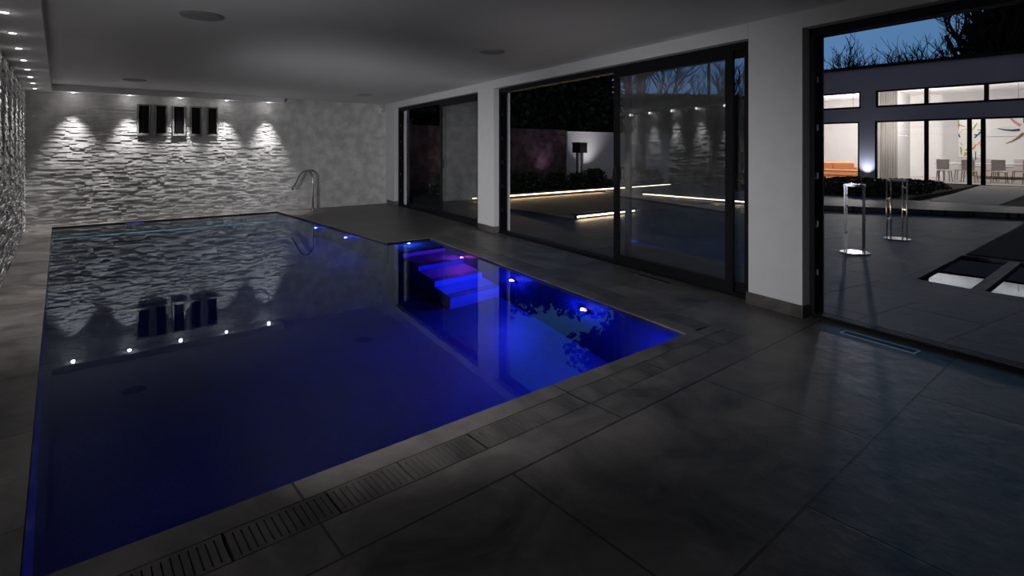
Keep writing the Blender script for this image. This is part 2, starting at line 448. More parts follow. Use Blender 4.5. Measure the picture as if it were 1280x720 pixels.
# unseen fill spotlights added on the left wall to brighten piers, deck and ceiling
def fill_spot(y,z,tx,ty,e,spread,label,up=0):
    az=math.atan2(ty-y,tx-XL)
    t=empty('fill_spotlight',(XL+.035,y,z),az); tag(t,label,'spotlight','added fill spotlights on the left wall')
    m=MB(); m.tube([(-.03,0,0),(-.015,0,0)],.05,20); m.tube([(-.02,0,0),(.02,0,0)],.012,8); m.build('bracket','black_metal',t)
    m=MB(); m.tube([(.01,0,0),(.055,0,0)],[.045,.06],24); m.build('head','black_metal',t)
    m=MB(); m.tube([(.055,0,0),(.057,0,0)],.05,24); m.build('lens','lamp_lens',t)
    lamp('light','SPOT',(.065,0,0),e,(.97,.97,1),t,(R(90+up),0,R(-90)),spot_size=R(spread),spot_blend=1.0,shadow_soft_size=.05)
fill_spot(2.3,1.2,5.2,4.0,440,80,'unseen black fill spotlight added on the left stone wall, nearest the camera of four',-15)
for y_,lb in ((3.1,'second of four from the camera'),(3.9,'third of four from the camera'),(4.7,'farthest of four from the camera')):
    fill_spot(y_,1.2,5.6,9.9,330,80,'unseen black fill spotlight added on the left stone wall, '+lb,-13)
t=empty('fill_wall_lamp',(XL+.035,3.5,1.45)); tag(t,'unseen round fill lamp added among the spotlights on the left stone wall','wall lamp')  # added out of view to even out the light on the ceiling
m=MB(); m.tube([(-.03,0,0),(.02,0,0)],.08,28); m.build('body','black_metal',t)
m=MB(); m.tube([(.02,0,0),(.024,0,0)],.07,28); m.build('lens','lamp_lens',t)
l=lamp('light','AREA',(.03,0,0),5.5,(.96,.965,1),t,(R(90),0,R(-90))); l.data.shape='DISK'; l.data.size=.13
# ---------------- glass wall: three openings
OP=[(5.37,9.87),(0.0,4.79),(-5.4,-.505)]
DH=2.40
m=MB(DW); grid_wall(m,-6.0,10.75,-.02,CEIL+.02,0,WT,[(a,b,-.1,DH) for a,b in OP])
struct(m.build('wall_right','plaster',bevel=.004))
# stone skirting around the piers
m=MB(DW)
for a,b in ((9.87,10.4),(4.79,5.37),(-.505,0.0),(-6,-5.4)):
    m.box((a-.014,-.016,0),(b+.014,.10,.105))
struct(m.build('baseboard_right','coping_stone',bevel=.003))
V0,V1=.10,.225
def slide_panel(root,s0,s1,v,handle=None,st=.085):
    fr=MB(); fr.frame(s0,s1,.05,DH-.06,st,v,v+.035,b=.11)
    f=fr.build('sliding_panel','black_metal',root,bevel=.002)
    g=MB(); g.box((s0+st-.01,v+.012,.15),(s1-st+.01,v+.016,DH-.13)); g.build('glass','door_glass',f)
    if handle is not None:
        h=MB(); h.box((handle-.02,v-.012,.98),(handle+.02,v,1.20))
        h.tube([(handle,v-.008,1.0),(handle,v-.04,1.02),(handle,v-.045,1.09),(handle,v-.04,1.16),(handle,v-.008,1.18)],.010,8)
        h.build('door_handle','dark_metal',f,bevel=.004)
def door(name,s0,s1,panels):
    root=struct(empty(name,(O2[0],O2[1],0),DW_RZ))
    # local y of this empty points into the room, so mirror v
    sub=MB(Matrix.Scale(-1,4,(0,1,0)))
    return root
MIR=Matrix.Scale(-1,4,(0,1,0))
class MBv(MB):
    pass
def mkdoor(name,s0,s1,panels):
    root=struct(empty(name,(O2[0],O2[1],0),DW_RZ))
    def B(): return MB(MIR)
    f=B()
    for v in (V0,V0+.045,V0+.09):       # three track channels
        f.box((s0,v,.0),(s0+.045,v+.03,DH)); f.box((s1-.045,v,.0),(s1,v+.03,DH))
        f.box((s0,v,DH-.07),(s1,v+.03,DH)); f.box((s0,v,.0),(s1,v+.03,.035))
    f.box((s0,V0+.002,0),(s0+.02,V1-.004,DH)); f.box((s1-.02,V0+.002,0),(s1,V1-.004,DH))
    f.box((s0,V0+.002,DH-.045),(s1,V1-.004,DH)); f.box((s0,V0-.02,-.001),(s1,V1+.02,.018))
    f.build('door_frame','black_metal',root)
    for z in (.35,.75,1.15,1.55,1.95):
        k=B(); k.box((s1-.056,V0+.034,z),(s1-.044,V0+.044,z+.05)); k.build('strike_plate','brushed_steel',root)
    for s_a,s_b,ti,hd in panels:
        v=V0-.002+.045*ti
        fr=B(); fr.frame(s_a,s_b,.03,DH-.05,.085,v,v+.034,b=.10)
        p=fr.build('sliding_panel','black_metal',root)
        g=B(); g.box((s_a+.08,v+.013,.12),(s_b-.08,v+.017,DH-.13)); g.build('glass','door_glass',p)
        if hd:
            h=B(); hx=s_b-.045
            h.box((hx-.018,v-.010,.98),(hx+.018,v,1.20))
            h.tube([(hx,v-.006,1.0),(hx,v-.035,1.02),(hx,v-.042,1.09),(hx,v-.035,1.16),(hx,v-.006,1.18)],.010,8)
            h.build('door_handle','dark_metal',p)
    return root
mkdoor('door_1',*OP[0],[(5.50,7.28,0,True),(5.44,7.18,1,False)])
mkdoor('door_2',*OP[1],[(.24,1.93,0,True),(.06,1.78,1,False)])
mkdoor('door_3',*OP[2],[(-5.3,-3.6,0,True),(-5.35,-3.7,1,False)])
# floor grilles beside the tracks
def floor_grille(s0,s1,label):
    t=empty('floor_grille',(O2[0],O2[1],0),DW_RZ); tag(t,label,'floor grille','linear floor grilles by the glass doors')
    m=MB(MIR); m.box((s0,-.105,0),(s1,-.093,.004)); m.box((s0,-.02,0),(s1,-.008,.004)); m.box((s0,-.093,0),(s0+.012,-.02,.004)); m.box((s1-.012,-.093,0),(s1,-.02,.004)); m.build('frame','brushed_steel',t)
    m=MB(MIR); m.box((s0+.012,-.093,.0005),(s1-.012,-.02,.002)); m.build('slot','black_void',t)
    m=MB(MIR)
    for k in range(4):
        v=-.086+k*.018; m.box((s0+.012,v,.001),(s1-.012,v+.006,.0035))
    m.build('bars','dark_metal',t)
floor_grille(.85,1.37,'narrow metal floor grille in front of the closed glass panels')
floor_grille(-1.36,-.86,'narrow metal floor grille at the open doorway right of the wide pier')

# ---------------- swan-neck spout
t=empty('water_spout',(4.37,12.24,0)); tag(t,'curved polished steel swan-neck water spout on the deck by the pool','water spout')
pts=[(0,0,0),(0,0,.35),(0,0,.66)]
for k in range(9):
    q=R(180*k/8*.86); pts.append((-.155+.155*math.cos(q),0,.74+.175*math.sin(q)))
pts += [(-.36,0,.68),(-.42,0,.57),(-.455,0,.50)]
m=MB(); m.tube(pts,[.026]*3+[.024]*9+[.022,.022,.024],14,True); m.build('pipe','steel',t,smooth=True)
m=MB(); m.tube([(0,0,0),(0,0,.012),(0,0,.02)],[.07,.07,.03],24); m.build('base_flange','steel',t)

# =================================================================== outside
a0=dw(-14,WT); b0=dw(22,WT)
PONDS=[[(7.08,1.26),(9.2,1.26),(9.2,1.73),(7.16,1.73)],[(6.97,-2.2),(9.2,-2.2),(9.2,1.15),(7.07,1.15)]]
GR_OUT=[(a0[0],-22),(60,-22),(60,60),(dw(22,WT)[0],60),b0,a0]
struct(holed(GR_OUT,PONDS,-.015,-.3,'ground','patio_stone'))
for i,pp in enumerate(PONDS):
    t=empty('reflecting_pond',(0,0,0))
    tag(t,['narrow still garden pond strip reflecting the lit house windows','larger still garden pond reflecting the lit windows, cut by the picture edge'][i],'pond','still ponds in the paving')
    m=MB(); m.add([(x,y,-.3) for x,y in pp],[(0,1,2,3)])
    m.build('bed','black_void',t)
    m=MB(); m.add([(x,y,-.045) for x,y in pp],[(0,1,2,3)]); m.build('water','pond_water',t)

# raised terrace in front of the house
m=MB(); m.poly([(13.43,5.2),(14.95,1.7),(15.6,.3),(16.6,-3),(16.6,5.0),(16.6,11.5),(13.46,11.5)],-.01,.10)
struct(m.build('path','patio_stone',bevel=.01))
m=MB(); m.poly([(16.62,2.46),(25.18,2.6),(25.18,4.2),(16.62,3.75)],-.01,.105)
tag(m.build('stone_walkway','pale_paving'),'pale stone walkway leading to the house across dark planting','walkway')
# dark planting beds
def leafclump(mb, c, r, h, n, s, rg, squash=1.0):
    for _ in range(n):
        q=rg.uniform(0,2*math.pi); u=rg.random()**.5; zz=rg.random()
        rr=r*u*math.sqrt(max(0,1-(zz*.9)**2))
        p=Vector((c[0]+rr*math.cos(q),c[1]+rr*math.sin(q),c[2]+zz*h))
        d=Vector((rg.uniform(-1,1),rg.uniform(-1,1),rg.uniform(-.2,1))).normalized()*s
        e=d.cross(Vector((rg.uniform(-1,1),rg.uniform(-1,1),rg.uniform(-1,1)))).normalized()*s*.35
        o=len(mb.v)
        mb.v += [tuple(p-d*.5),tuple(p+e),tuple(p+d*.6),tuple(p-e)]; mb.f.append((o,o+1,o+2,o+3))
def bladeclump(mb,c,r,h,n,rg):
    for _ in range(n):
        q=rg.uniform(0,6.283); lean=rg.uniform(.1,1)*r; hh=h*rg.uniform(.6,1.05)
        b=Vector((c[0]+rg.uniform(-.3,.3)*r,c[1]+rg.uniform(-.3,.3)*r,c[2])); t=b+Vector((math.cos(q)*lean,math.sin(q)*lean,hh)); mid=(b+t)*.5+Vector((0,0,hh*.18))
        w=Vector((-math.sin(q),math.cos(q),0))*.012
        o=len(mb.v); mb.v += [tuple(b-w),tuple(b+w),tuple(mid+w),tuple(mid-w),tuple(t)]
        mb.f += [(o,o+1,o+2,o+3),(o+3,o+2,o+4)]
m=MB(); m.box((16.62,4.3,-.02),(25.15,11.6,.10)); m.box((16.62,-6,-.02),(25.15,2.4,.10)); m.box((9.3,-6,-.02),(13.9,1.70,-.002)); m.box((13.9,-6,-.02),(16.55,1.0,-.002))
struct(m.build('ground','soil'))
rg=random.Random(11)
hm=MB()
for x in range(34):
    leafclump(hm,(rg.uniform(9.5,15.5),rg.uniform(-5,.8),.02),.75,.28,420,.10,rg)
tag(hm.build('ground_cover','dark_leaf'),'low dark ground cover plants behind the garden ponds','plants',None,'stuff')
labs2=['leftmost under the lit window with the orange sofa','second from the left below the lit house windows','third from the left below the lit house windows','fourth, in front of the glowing pier','fifth, below the curtained window','sixth, below the curtained window edge','seventh, left of the pale walkway','last, right beside the pale walkway']
for i in range(8):
    y=9.9-i*.72; x=17.6+rg.uniform(-.2,.3)
    s_=MB(); 
    for _ in range(4): leafclump(s_,(rg.uniform(-.4,.5),rg.uniform(-.35,.35),0),.45,.34+.1*(i<3),300,.09,rg)
    bladeclump(s_,(0,0,0),.4,.5 if i<2 else .3,60,rg)
    o=s_.build('low_shrub','shrub_leaf',loc=(x,y,.10)); tag(o,'low green shrub by the house, '+labs2[i],'shrub','low shrubs in front of the house')
m=MB()
for x in range(46): leafclump(m,(rg.uniform(18.3,23.8),rg.uniform(4.9,10.9),.10),.7,.2,240,.11,rg)
tag(m.build('ground_cover','dark_leaf'),'dark leafy planting filling the bed under the house windows','plants',None,'stuff')

# gravel court with light strips on its edges
m=MB(); m.box((8.05,7.55,-.02),(13.25,11.6,.012)); gv=m.build('ground','gravel'); gv['kind']='structure'
def strip(name,a,b,z,label,e):
    d=Vector((b[0]-a[0],b[1]-a[1])); L=d.length; rz=math.atan2(d.y,d.x)
    t=empty(name,(a[0],a[1],z),rz); tag(t,label,'light strip','warm light strips in the garden')
    m=MB(); m.box((0,-.06,.02),(L,.10,.06)); m.build('profile','dark_metal',t)
    m=MB(); m.box((0,-.075,-.012),(L,-.06,.014)); m.build('led_strip','warm_led',t)
    m=MB(); m.box((0,-.06,-z-.02),(L,.10,.02)); m.build('kerb','patio_stone',t)
    l=lamp('light','AREA',(L/2,-.10,0),e,(1,.72,.42),t,(R(70),0,0)); l.data.shape='RECTANGLE'; l.data.size=L; l.data.size_y=.01; l.rotation_euler=(R(-60),0,0)
strip('light_strip',(8.3,11.66),(17.1,11.62),.10,'long warm light strip behind the gravel court, below the dark planting',40)
strip('light_strip',(7.97,7.60),(9.75,7.55),.035,'short warm light strip at the near edge of the gravel court',3)
strip('light_strip',(13.35,9.9),(13.35,5.6),.06,'warm light strip seen through the closed glass door panels',5)

# planting bed between the strip and the garden walls
m=MB(); m.box((7.2,11.74,-.02),(19.5,15.4,.10)); sb=m.build('ground','soil'); sb['kind']='structure'
for i in range(12):
    x=8.6+i*.82+rg.uniform(-.15,.15); y=rg.uniform(12.6,13.4)
    s_=MB()
    leafclump(s_,(0,0,0),.48,.42+.2*rg.random(),420,.10,rg); bladeclump(s_,(0,0,0),.5,.62,70,rg)
    o=s_.build('garden_shrub','shrub_leaf',loc=(x,y,.10)); tag(o,f'dark garden shrub below the garden wall, {oc[i]} of twelve from the left','shrub','shrubs along the garden wall')
# garden walls
def garden_stonewall():
    Mg=Matrix(((1,0,0,0),(0,-1,0,15.6),(0,0,1,0),(0,0,0,1)))
    return cladding(Mg,6.7,15.84,-.02,2.17,[],(.07,.12),.2,.6,.004,.03,random.Random(9),'garden_wall','garden_stone',.3)
tag(garden_stonewall(),'dark reddish stone garden wall seen through the open doors','wall')
m=MB(); m.box((15.86,15.52,-.02),(22.9,15.85,2.08)); m.box((15.84,15.49,2.08),(22.92,15.88,2.12))
tag(m.build('garden_wall','white_render',bevel=.01),'white rendered garden wall behind the steel column','wall')
# steel flue column
t=empty('garden_heater_column',(15.16,14.2,.10)); tag(t,'tall round steel column with dark square head in front of white garden wall','garden light column')
m=MB(); m.cyl((0,0,0),.14,1.15,28); m.build('column','brushed_steel',t)
m=MB(); m.box((-.20,-.20,1.15),(.20,.20,1.52)); m.build('head','dark_metal',t,bevel=.01)
m=MB(); m.box((-.22,-.22,1.52),(.22,.22,1.55)); m.build('cap','brushed_steel',t)
m=MB(); m.cyl((0,0,0),.20,.02,28); m.build('base_plate','brushed_steel',t)
def uplight(x,y,z,label,e,col,tilt=8):
    t=empty('uplight',(x,y,z)); tag(t,label,'uplight','garden uplights')
    m=MB(); m.tube([(0,0,0),(0,0,.10)],.05,16); m.build('body','dark_metal',t)
    m=MB(); m.tube([(0,0,.10),(0,0,.106)],.035,16); m.build('lens','uplight_lens',t)
    lamp('light','SPOT',(0,0,.12),e,col,t,(R(180-tilt),0,0),spot_size=R(100),spot_blend=1,shadow_soft_size=.03)
uplight(14.5,15.1,.10,'small garden uplight glowing violet on the stone garden wall',24,(.75,.55,1))
uplight(16.9,14.75,.10,'garden uplight washing the white wall beside the steel column',110,(1,.93,1))
uplight(9.65,15.1,.10,'garden uplight low on the stone wall seen through the far doorway',3.0,(1,.75,.75))
uplight(24.97,7.74,.10,'uplight at the foot of the house pier between the lit windows',110,(.85,.88,1),0)

# steel stands on the patio
def stand(x,y,rz,label,levels):
    t=empty('steel_stand',(x,y,-.015),rz); tag(t,label,'steel stand','polished steel stands on the patio')
    m=MB(); m.tube([(0,0,0),(0,0,.010),(0,0,.016)],[.185,.185,.175],40); m.build('base_disc','steel',t)
    w=.105
    for sx,sy in ((-1,-1),(1,-1),(1,1),(-1,1)):
        m=MB(); m.box((sx*w-.008,sy*w-.008,.015),(sx*w+.008,sy*w+.008,.93)); m.build('post','steel',t)
    m=MB(); m.frame(-w-.012,w+.012,.905,.935,.024,-w-.012,-w+.012); m.box((-w-.012,w-.012,.905),(w+.012,w+.012,.935))
    m.box((-w-.012,-w,.905),(-w+.012,w,.935)); m.box((w-.012,-w,.905),(w+.012,w,.935)); m.build('top_frame','steel',t)
    for k,z in enumerate(levels):
        m=MB(); sy=(-1 if k%2 else 1)*w
        m.box((-w,sy-.012,z),(w,sy+.012,z+.018)); m.build('crossbar','steel',t)
        m=MB(); m.cyl((w*(1 if k%2 else -1)*.9,sy,z+.014),.014,.03,12); m.build('knob','brushed_steel',t)
stand(8.30,2.70,R(12),'tall polished steel stand on a round base nearer the doorway',(.25,.42,.62,.78))
stand(10.07,2.69,R(30),'tall polished steel stand on a round base farther from the doorway',(.30,.46,.62,.80))

# ---------------- house across the court
HX=25.2
house=empty('house',(HX,5,0)); tag(house,'grey flat-roofed modern house with brightly lit windows','house')
def hl(M=None): return MB(Matrix.Translation((-HX,-5,0)))
MH=Matrix(((0,1,0,0),(1,0,0,-5),(0,0,1,0),(0,0,0,1)))   # local: x->world y, y->depth
lower=[(8.03,9.9),(5.80,7.48),(4.53,5.80),(4.15,4.53),(1.6,4.15),(-1.4,1.45)]
upper=[(7.98,9.9),(5.80,7.45),(4.06,5.80),(2.3,4.06),(-1.4,2.2)]
hh=[(a,b,.04,2.52) for a,b in lower]+[(a,b,3.05,3.74) for a,b in upper]
hh=[(a,b,.04,2.52) for a,b in [(8.03,9.9),(1.6,7.48),(-1.4,1.45)]]+[(a,b,3.05,3.74) for a,b in [(7.98,9.9),(2.3,7.45),(-1.4,2.2)]]
m=MB(MH); grid_wall(m,-8,12.3,-.02,4.66,0,.3,hh); m.build('wall','grey_render',house)
m=MB(MH); m.box((-8.1,-.10,4.66),(12.4,7.6,4.78)); m.build('roof','black_metal',house)
m=MB(MH); m.box((-8,.3,-.02),(12.3,7.5,.06)); m.build('house_floor','house_floor',house)
m=MB(MH); m.box((-8,7.2,0),(12.3,7.5,4.66)); m.box((-8,.3,0),(-7.8,7.2,4.66)); m.box((12.1,.3,0),(12.3,7.2,4.66)); m.box((7.70,.3,.06),(7.82,5.6,4.0)); m.build('interior_wall','plaster',house)
m=MB(MH); m.box((-8,.3,4.0),(12.3,7.5,4.2)); m.build('interior_ceiling','ceiling_paint',house)
for a,b in lower+upper:
    lo_=(a,b) in lower and (b-a!=1.65 or True)
    z0,z1=(.04,2.52)
    if (a,b) in upper: z0,z1=3.05,3.74
    m=MB(MH); m.frame(a,b,z0,z1,.065,.03,.12,b=.08); f=m.build('window','black_metal',house)
    m=MB(MH); m.box((a+.04,.08,z0+.04),(b-.04,.086,z1-.04)); m.build('pane','house_glass',f)
# (windows listed once as lower when an interval occurs in both)
for (a,b,z0,z1) in [(5.80,7.45,3.05,3.74)]: pass
m=MB(MH); m.tube([(4.34,-.02,1.0),(4.34,-.05,1.0),(4.34,-.05,1.3),(4.34,-.02,1.3)],.012,8); m.build('door_handle','steel',house)
for y_,x_,e,lb in ((9.3,28.4,700,'globe pendant lamp over the orange sofa inside the house'),(6.4,28.4,260,'globe pendant lamp behind the curtained house window'),
                 (3.6,28.2,110,'globe pendant lamp over the dining table in the house'),(.5,28.2,80,'globe pendant lamp at the far right end of the house room')):
    t=empty('pendant_lamp',(x_,y_,2.95)); tag(t,lb,'pendant lamp','pendant lamps inside the house')
    m=MB(); m.tube([(0,0,.14),(0,0,1.05)],.006,6); m.build('cord','black_metal',t)
    m=MB(); m.tube([(0,0,.15*math.cos(R(180-k*22.5))) for k in range(9)],[max(.004,.15*math.sin(R(k*22.5))) for k in range(9)],20); m.build('globe_shade','house_lamp',t,smooth=True)
    lamp('light','POINT',(0,0,-.20),e*.45,(1,.93,.85),t,shadow_soft_size=.12); lamp('light','POINT',(0,0,.20),e*.35,(1,.93,.85),t,shadow_soft_size=.12)
# sofa and tables in the left room
def cushion(w,d,h): 
    m=MB(); m.box((-w/2,-d/2,0),(w/2,d/2,h)); return m
t=empty('sofa',(28.6,10.1,.06),R(90)); tag(t,'low orange sofa behind the leftmost lit house window','sofa')
m=cushion(1.9,.8,.30); m.build('seat_base','orange_fabric',t,bevel=.05)
m=MB(); m.box((-.9,.25,.30),(.0,.42,.72)); m.build('back_cushion','orange_fabric',t,bevel=.06)
m=MB(); m.box((.0,.25,.30),(.9,.42,.72)); m.build('back_cushion','orange_fabric',t,bevel=.06)
for s_ in (-1,1):
    m=MB(); m.box((s_*.95-.1,-.4,.0),(s_*.95+.1,.4,.52)); m.build('armrest','orange_fabric',t,bevel=.05)
t=empty('coffee_table',(26.8,9.4,.06),R(90)); tag(t,'low oak table with slatted shelf behind the leftmost house window','table')
m=MB(); m.box((-1.1,-.4,.34),(1.1,.4,.40)); m.build('tabletop','oak',t,bevel=.01)
m=MB(); m.box((-1.0,-.34,.14),(1.0,.34,.17)); m.build('shelf','oak',t)
for sx in (-1,1):
    for sy in (-1,1):
        m=MB(); m.box((sx*1.02-.04,sy*.34-.04,0),(sx*1.02+.04,sy*.34+.04,.34)); m.build('leg','oak',t)
# curtain
m=MB(); n=60; vs=[];fs=[]
for k in range(n+1):
    u=6.85+(k/n)*.62; d=.03*math.sin(k*.75)+.012*math.sin(k*1.9)
    vs += [(HX+.55+d,u,.08),(HX+.55+d,u,3.9)]
for k in range(n): fs.append((2*k,2*k+2,2*k+3,2*k+1))
m.add(vs,fs); cu=m.build('curtain','curtain_white',smooth=True); sol=cu.modifiers.new('s','SOLIDIFY'); sol.thickness=.01
tag(cu,'full-height white curtain gathered inside the second lit house window','curtain')
# dining set
t=empty('dining_table',(28.6,4.3,.06)); tag(t,'long white dining table inside the lit house room','table')
m=MB(); m.box((-.5,-1.9,.70),(.5,1.9,.75)); m.build('tabletop','white_gloss',t,bevel=.008)
for sy in (-1,1):
    for sx in (-1,1):
        m=MB(); m.box((sx*.42-.03,sy*1.75-.03,0),(sx*.42+.03,sy*1.75+.03,.70)); m.build('leg','brushed_steel',t)
ch=empty('dining_chair',(0,0,.06)); tag(ch,'','chair','dining chairs at the white table')
m=MB(); m.box((-.22,-.22,.43),(.22,.22,.47)); m.build('seat','chair_white',ch,bevel=.015)
m=MB(); m.box((-.24,-.21,.50),(-.20,.21,.92)); m.build('backrest','chair_white',ch,bevel=.015)
for sx in (-1,1):
    for sy in (-1,1):
        m=MB(); m.tube([(sx*.19,sy*.19,.43),(sx*.23,sy*.22,0)],[.018,.012],8); m.build('leg','chair_wood',ch)
cl=['pale dining chair at the left end of the white table, garden side','pale dining chair second from the left on the garden side','pale dining chair third from the left on the garden side','pale dining chair fourth from the left on the garden side',
    'pale dining chair at the left end on the far side of the table','pale dining chair second from left on the far side of the table','pale dining chair third from left on the far side of the table']
spots=[(27.85,4.8,0),(27.85,4.0,0),(27.85,3.1,0),(27.85,2.2,0),(29.35,4.5,180),(29.35,3.6,180),(29.35,2.7,180)]
for i,(x,y,a_) in enumerate(spots):
    c=ch if i==0 else dup(ch)
    c.location=(x,y+1.0,.06); c.rotation_euler=(0,0,R(a_)); c['label']=cl[i]
t=empty('sideboard',(31.9,3.4,.06)); tag(t,'long low dark sideboard against the back wall of the house room','sideboard')
m=MB(); m.box((-.25,-2.2,.10),(.25,2.2,.55)); m.build('body','chair_wood',t,bevel=.01)
m=MB(); m.box((-.28,-2.25,.55),(.28,2.25,.60)); m.build('top','white_gloss',t)
for k in range(5):
    m=MB(); m.box((-.262,-2.16+k*.87,.13),(-.25,-1.36+k*.87,.52)); m.build('door','chair_white',t)
# abstract pictures on the back wall
def picture(y0,y1,z0,z1,label,seed,cols,x=32.38):
    t=empty('picture',(x,(y0+y1)/2,(z0+z1)/2)); tag(t,label,'picture')
    w=(y1-y0)/2; h=(z1-z0)/2
    m=MB(); m.box((-.03,-w,-h),(0,w,h)); m.build('canvas','white_gloss',t)
    rg=random.Random(seed)
    for c in cols:
        m=MB()
        for _ in range(7):
            a_=rg.uniform(-w*.9,w*.9); b_=rg.uniform(-h*.9,h*.9); q=rg.uniform(0,3.14); L_=rg.uniform(.15,.5)*h; r_=rg.uniform(.012,.04)
            p=[(-.034,max(-w,min(w,a_+math.cos(q)*L_*k/4)),max(-h,min(h,b_+math.sin(q+.5*math.sin(k))*L_*k/4))) for k in range(5)]
            m.tube(p,[r_*.6,r_,r_*.8,r_,r_*.4],6)
        m.build('paint_strokes',c,t)
pbr('paint_green',(.35,.5,.03),.6); pbr('paint_orange',(.7,.25,.08),.6); pbr('paint_blue',(.03,.05,.12),.6); pbr('paint_pink',(.6,.3,.28),.6)
picture(5.32,6.2,1.0,2.75,'tall colourful abstract painting splashed green and orange inside the house',5,['paint_green','paint_orange','paint_blue'])
t=empty('wall_picture',(32.36,3.85,1.95)); tag(t,'large square wall art with radiating pink and grey lines','picture')
m=MB()
for a_,b_ in ((-1.5,0),(0,1.5)):
    for c_,d_ in ((-1.3,0),(0,1.3)):
        m.box((-.03,a_+.01,c_+.01),(0,b_-.01,d_-.01))
m.build('panels','white_gloss',t)
for k,(col) in enumerate(['paint_pink','chair_wood','paint_pink','paint_blue','chair_wood','paint_pink','chair_wood','paint_blue']):
    q=k*math.pi/4+.4; m=MB(); p=[(-.04,math.cos(q+.1*j)*j*.24,.35+math.sin(q+.1*j)*j*.24) for j in range(1,5)]
    m.tube(p,[.06,.05,.035,.015],6); m.build('paint_stroke',col,t)

# ---------------- trees
def branch(mb,p,d,L,r,depth,rg,spread=.55,up=.12):
    n=3; pts=[p]; q=p
    for k in range(n):
        d=(d+Vector((rg.uniform(-1,1),rg.uniform(-1,1),rg.uniform(-.6,1)))*.16+Vector((0,0,up*.3))).normalized()
        q=q+d*(L/n); pts.append(q)
    mb.tube([tuple(x) for x in pts],[r,r*.88,r*.76,r*.62],5 if depth>3 else 3,False)
    if depth<=0: return
    for k in range(rg.choice((2,3,3)) if depth>1 else 3):
        t=rg.randint(1,n); ax=Vector((rg.uniform(-1,1),rg.uniform(-1,1),rg.uniform(-.3,.7))).normalized()
        nd=(d+ax*spread*rg.uniform(.7,1.5)).normalized()
        branch(mb,pts[t],nd,L*rg.uniform(.62,.82),r*.68,depth-1,rg,spread,up)
def bare_tree(x,y,H,seed,label,depth=6,r=.16,mat='bark',spread=.6,minr=1):
    rg=random.Random(seed); mb=MB(); trunk=H*.22
    mb.tube([(0,0,-.1),(0,0,trunk)],[r*1.3,r],8)
    for k in range(5):
        q=rg.uniform(0,6.28); branch(mb,Vector((0,0,trunk*rg.uniform(.7,1))),Vector((math.cos(q)*.6,math.sin(q)*.6,1)).normalized(),H*.25,r*.7,depth-1,rg,spread)
    o=mb.build('bare_tree','bark',loc=(x,y,0)); tag(o,label,'tree','bare trees beyond the house and garden'); return o
def leafy_tree(x,y,z0,z1,rad,seed,label,n=9000,s=.28):
    rg=random.Random(seed); t=empty('evergreen_tree',(x,y,0)); tag(t,label,'tree','dark evergreen trees beyond the garden wall')
    mb=MB()
    mb.tube([(0,0,-.1),(.1,0,z0+.5),(0,.1,(z0+z1)/2)],[.25,.18,.1],8)
    for k in range(8):
        q=rg.uniform(0,6.28); mb.tube([(0,0,z0+rg.uniform(-.5,1)),(math.cos(q)*rad*.6,math.sin(q)*rad*.6,z0+(z1-z0)*rg.uniform(.3,.8))],[.1,.03],5)
    mb.build('trunk','bark',t)
    mb=MB(); cl_=[(rg.uniform(-.6,.6)*rad,rg.uniform(-.6,.6)*rad,rg.uniform(z0,z1*.92),rg.uniform(.35,.6)*rad) for _ in range(26)]
    for _ in range(n):
        c=rg.choice(cl_); v=Vector((rg.gauss(0,1),rg.gauss(0,1),rg.gauss(0,1))).normalized()*c[3]*rg.random()**.4
        p=Vector(c[:3])+v
        d=Vector((rg.uniform(-1,1),rg.uniform(-1,1),rg.uniform(-1,1))).normalized()*s; e=d.cross(Vector((rg.uniform(-1,1),rg.uniform(-1,1),rg.uniform(-1,1)))).normalized()*s*.4
        o=len(mb.v); mb.v += [tuple(p-d*.5),tuple(p+e),tuple(p+d*.6),tuple(p-e)]; mb.f.append((o,o+1,o+2,o+3))
    mb.build('foliage','dark_leaf',t)
# camera-bearing helper only used for laying the row of trees out at sensible distances
def pol(px,Z):
    X=(px-640)/680*Z; s,c=math.sin(R(39.77)),math.cos(R(39.77)); return (c*X+s*Z,-s*X+c*Z)
ev=[(470,24,6.5,3.6),(540,25,6.6,3.6),(610,27,6.6,3.6),(675,28,6.4,3.2),(728,27,6.4,2.6)]
for i,(px,Z,zt,rad) in enumerate(ev):
    x,y=pol(px,Z); leafy_tree(x,y,1.2,zt,rad,20+i,'dense dark evergreen tree beyond the garden wall, '+oc[i]+' from the left',n=9000)
x,y=pol(800,25); leafy_tree(x,y,7.2,12.5,2.9,40,'tall leafy tree whose crown shows mirrored in the pool water',n=5200,s=.3)
x,y=pol(825,46); bare_tree(x,y,14.5,51,'spreading bare tree beyond the white garden wall',7,.16)
x,y=pol(885,48); bare_tree(x,y,12.0,52,'smaller bare tree right of the spreading one beyond the garden',6,.14)
for i,(px,Z,H) in enumerate([(1045,40,8.6),(1082,42,10.8),(1114,41,10.6),(1150,42,10.2),(1180,40,11.5)]):
    x,y=pol(px,Z); bare_tree(x,y,H,60+i,'bare tree in the front row behind the house roof, '+oc[i]+' from the left',6,.16)
for i,(px,Z,H) in enumerate([(1062,43,8.8),(1098,44,10.4),(1131,43,9.8),(1165,43,10.6),(1200,42,13)]):
    x,y=pol(px,Z); bare_tree(x,y,H,160+i,'twiggy bare tree in the rear row behind the house roof, '+oc[i]+' from the left',6,.16)
x,y=pol(1235,39); bare_tree(x,y,22,70,'tall dense bare tree at the right end behind the house roof',8,.3)
x,y=pol(1330,38); leafy_tree(x,y,4,17,6,71,'huge dark tree rising behind the right end of the house',n=14000,s=.5)
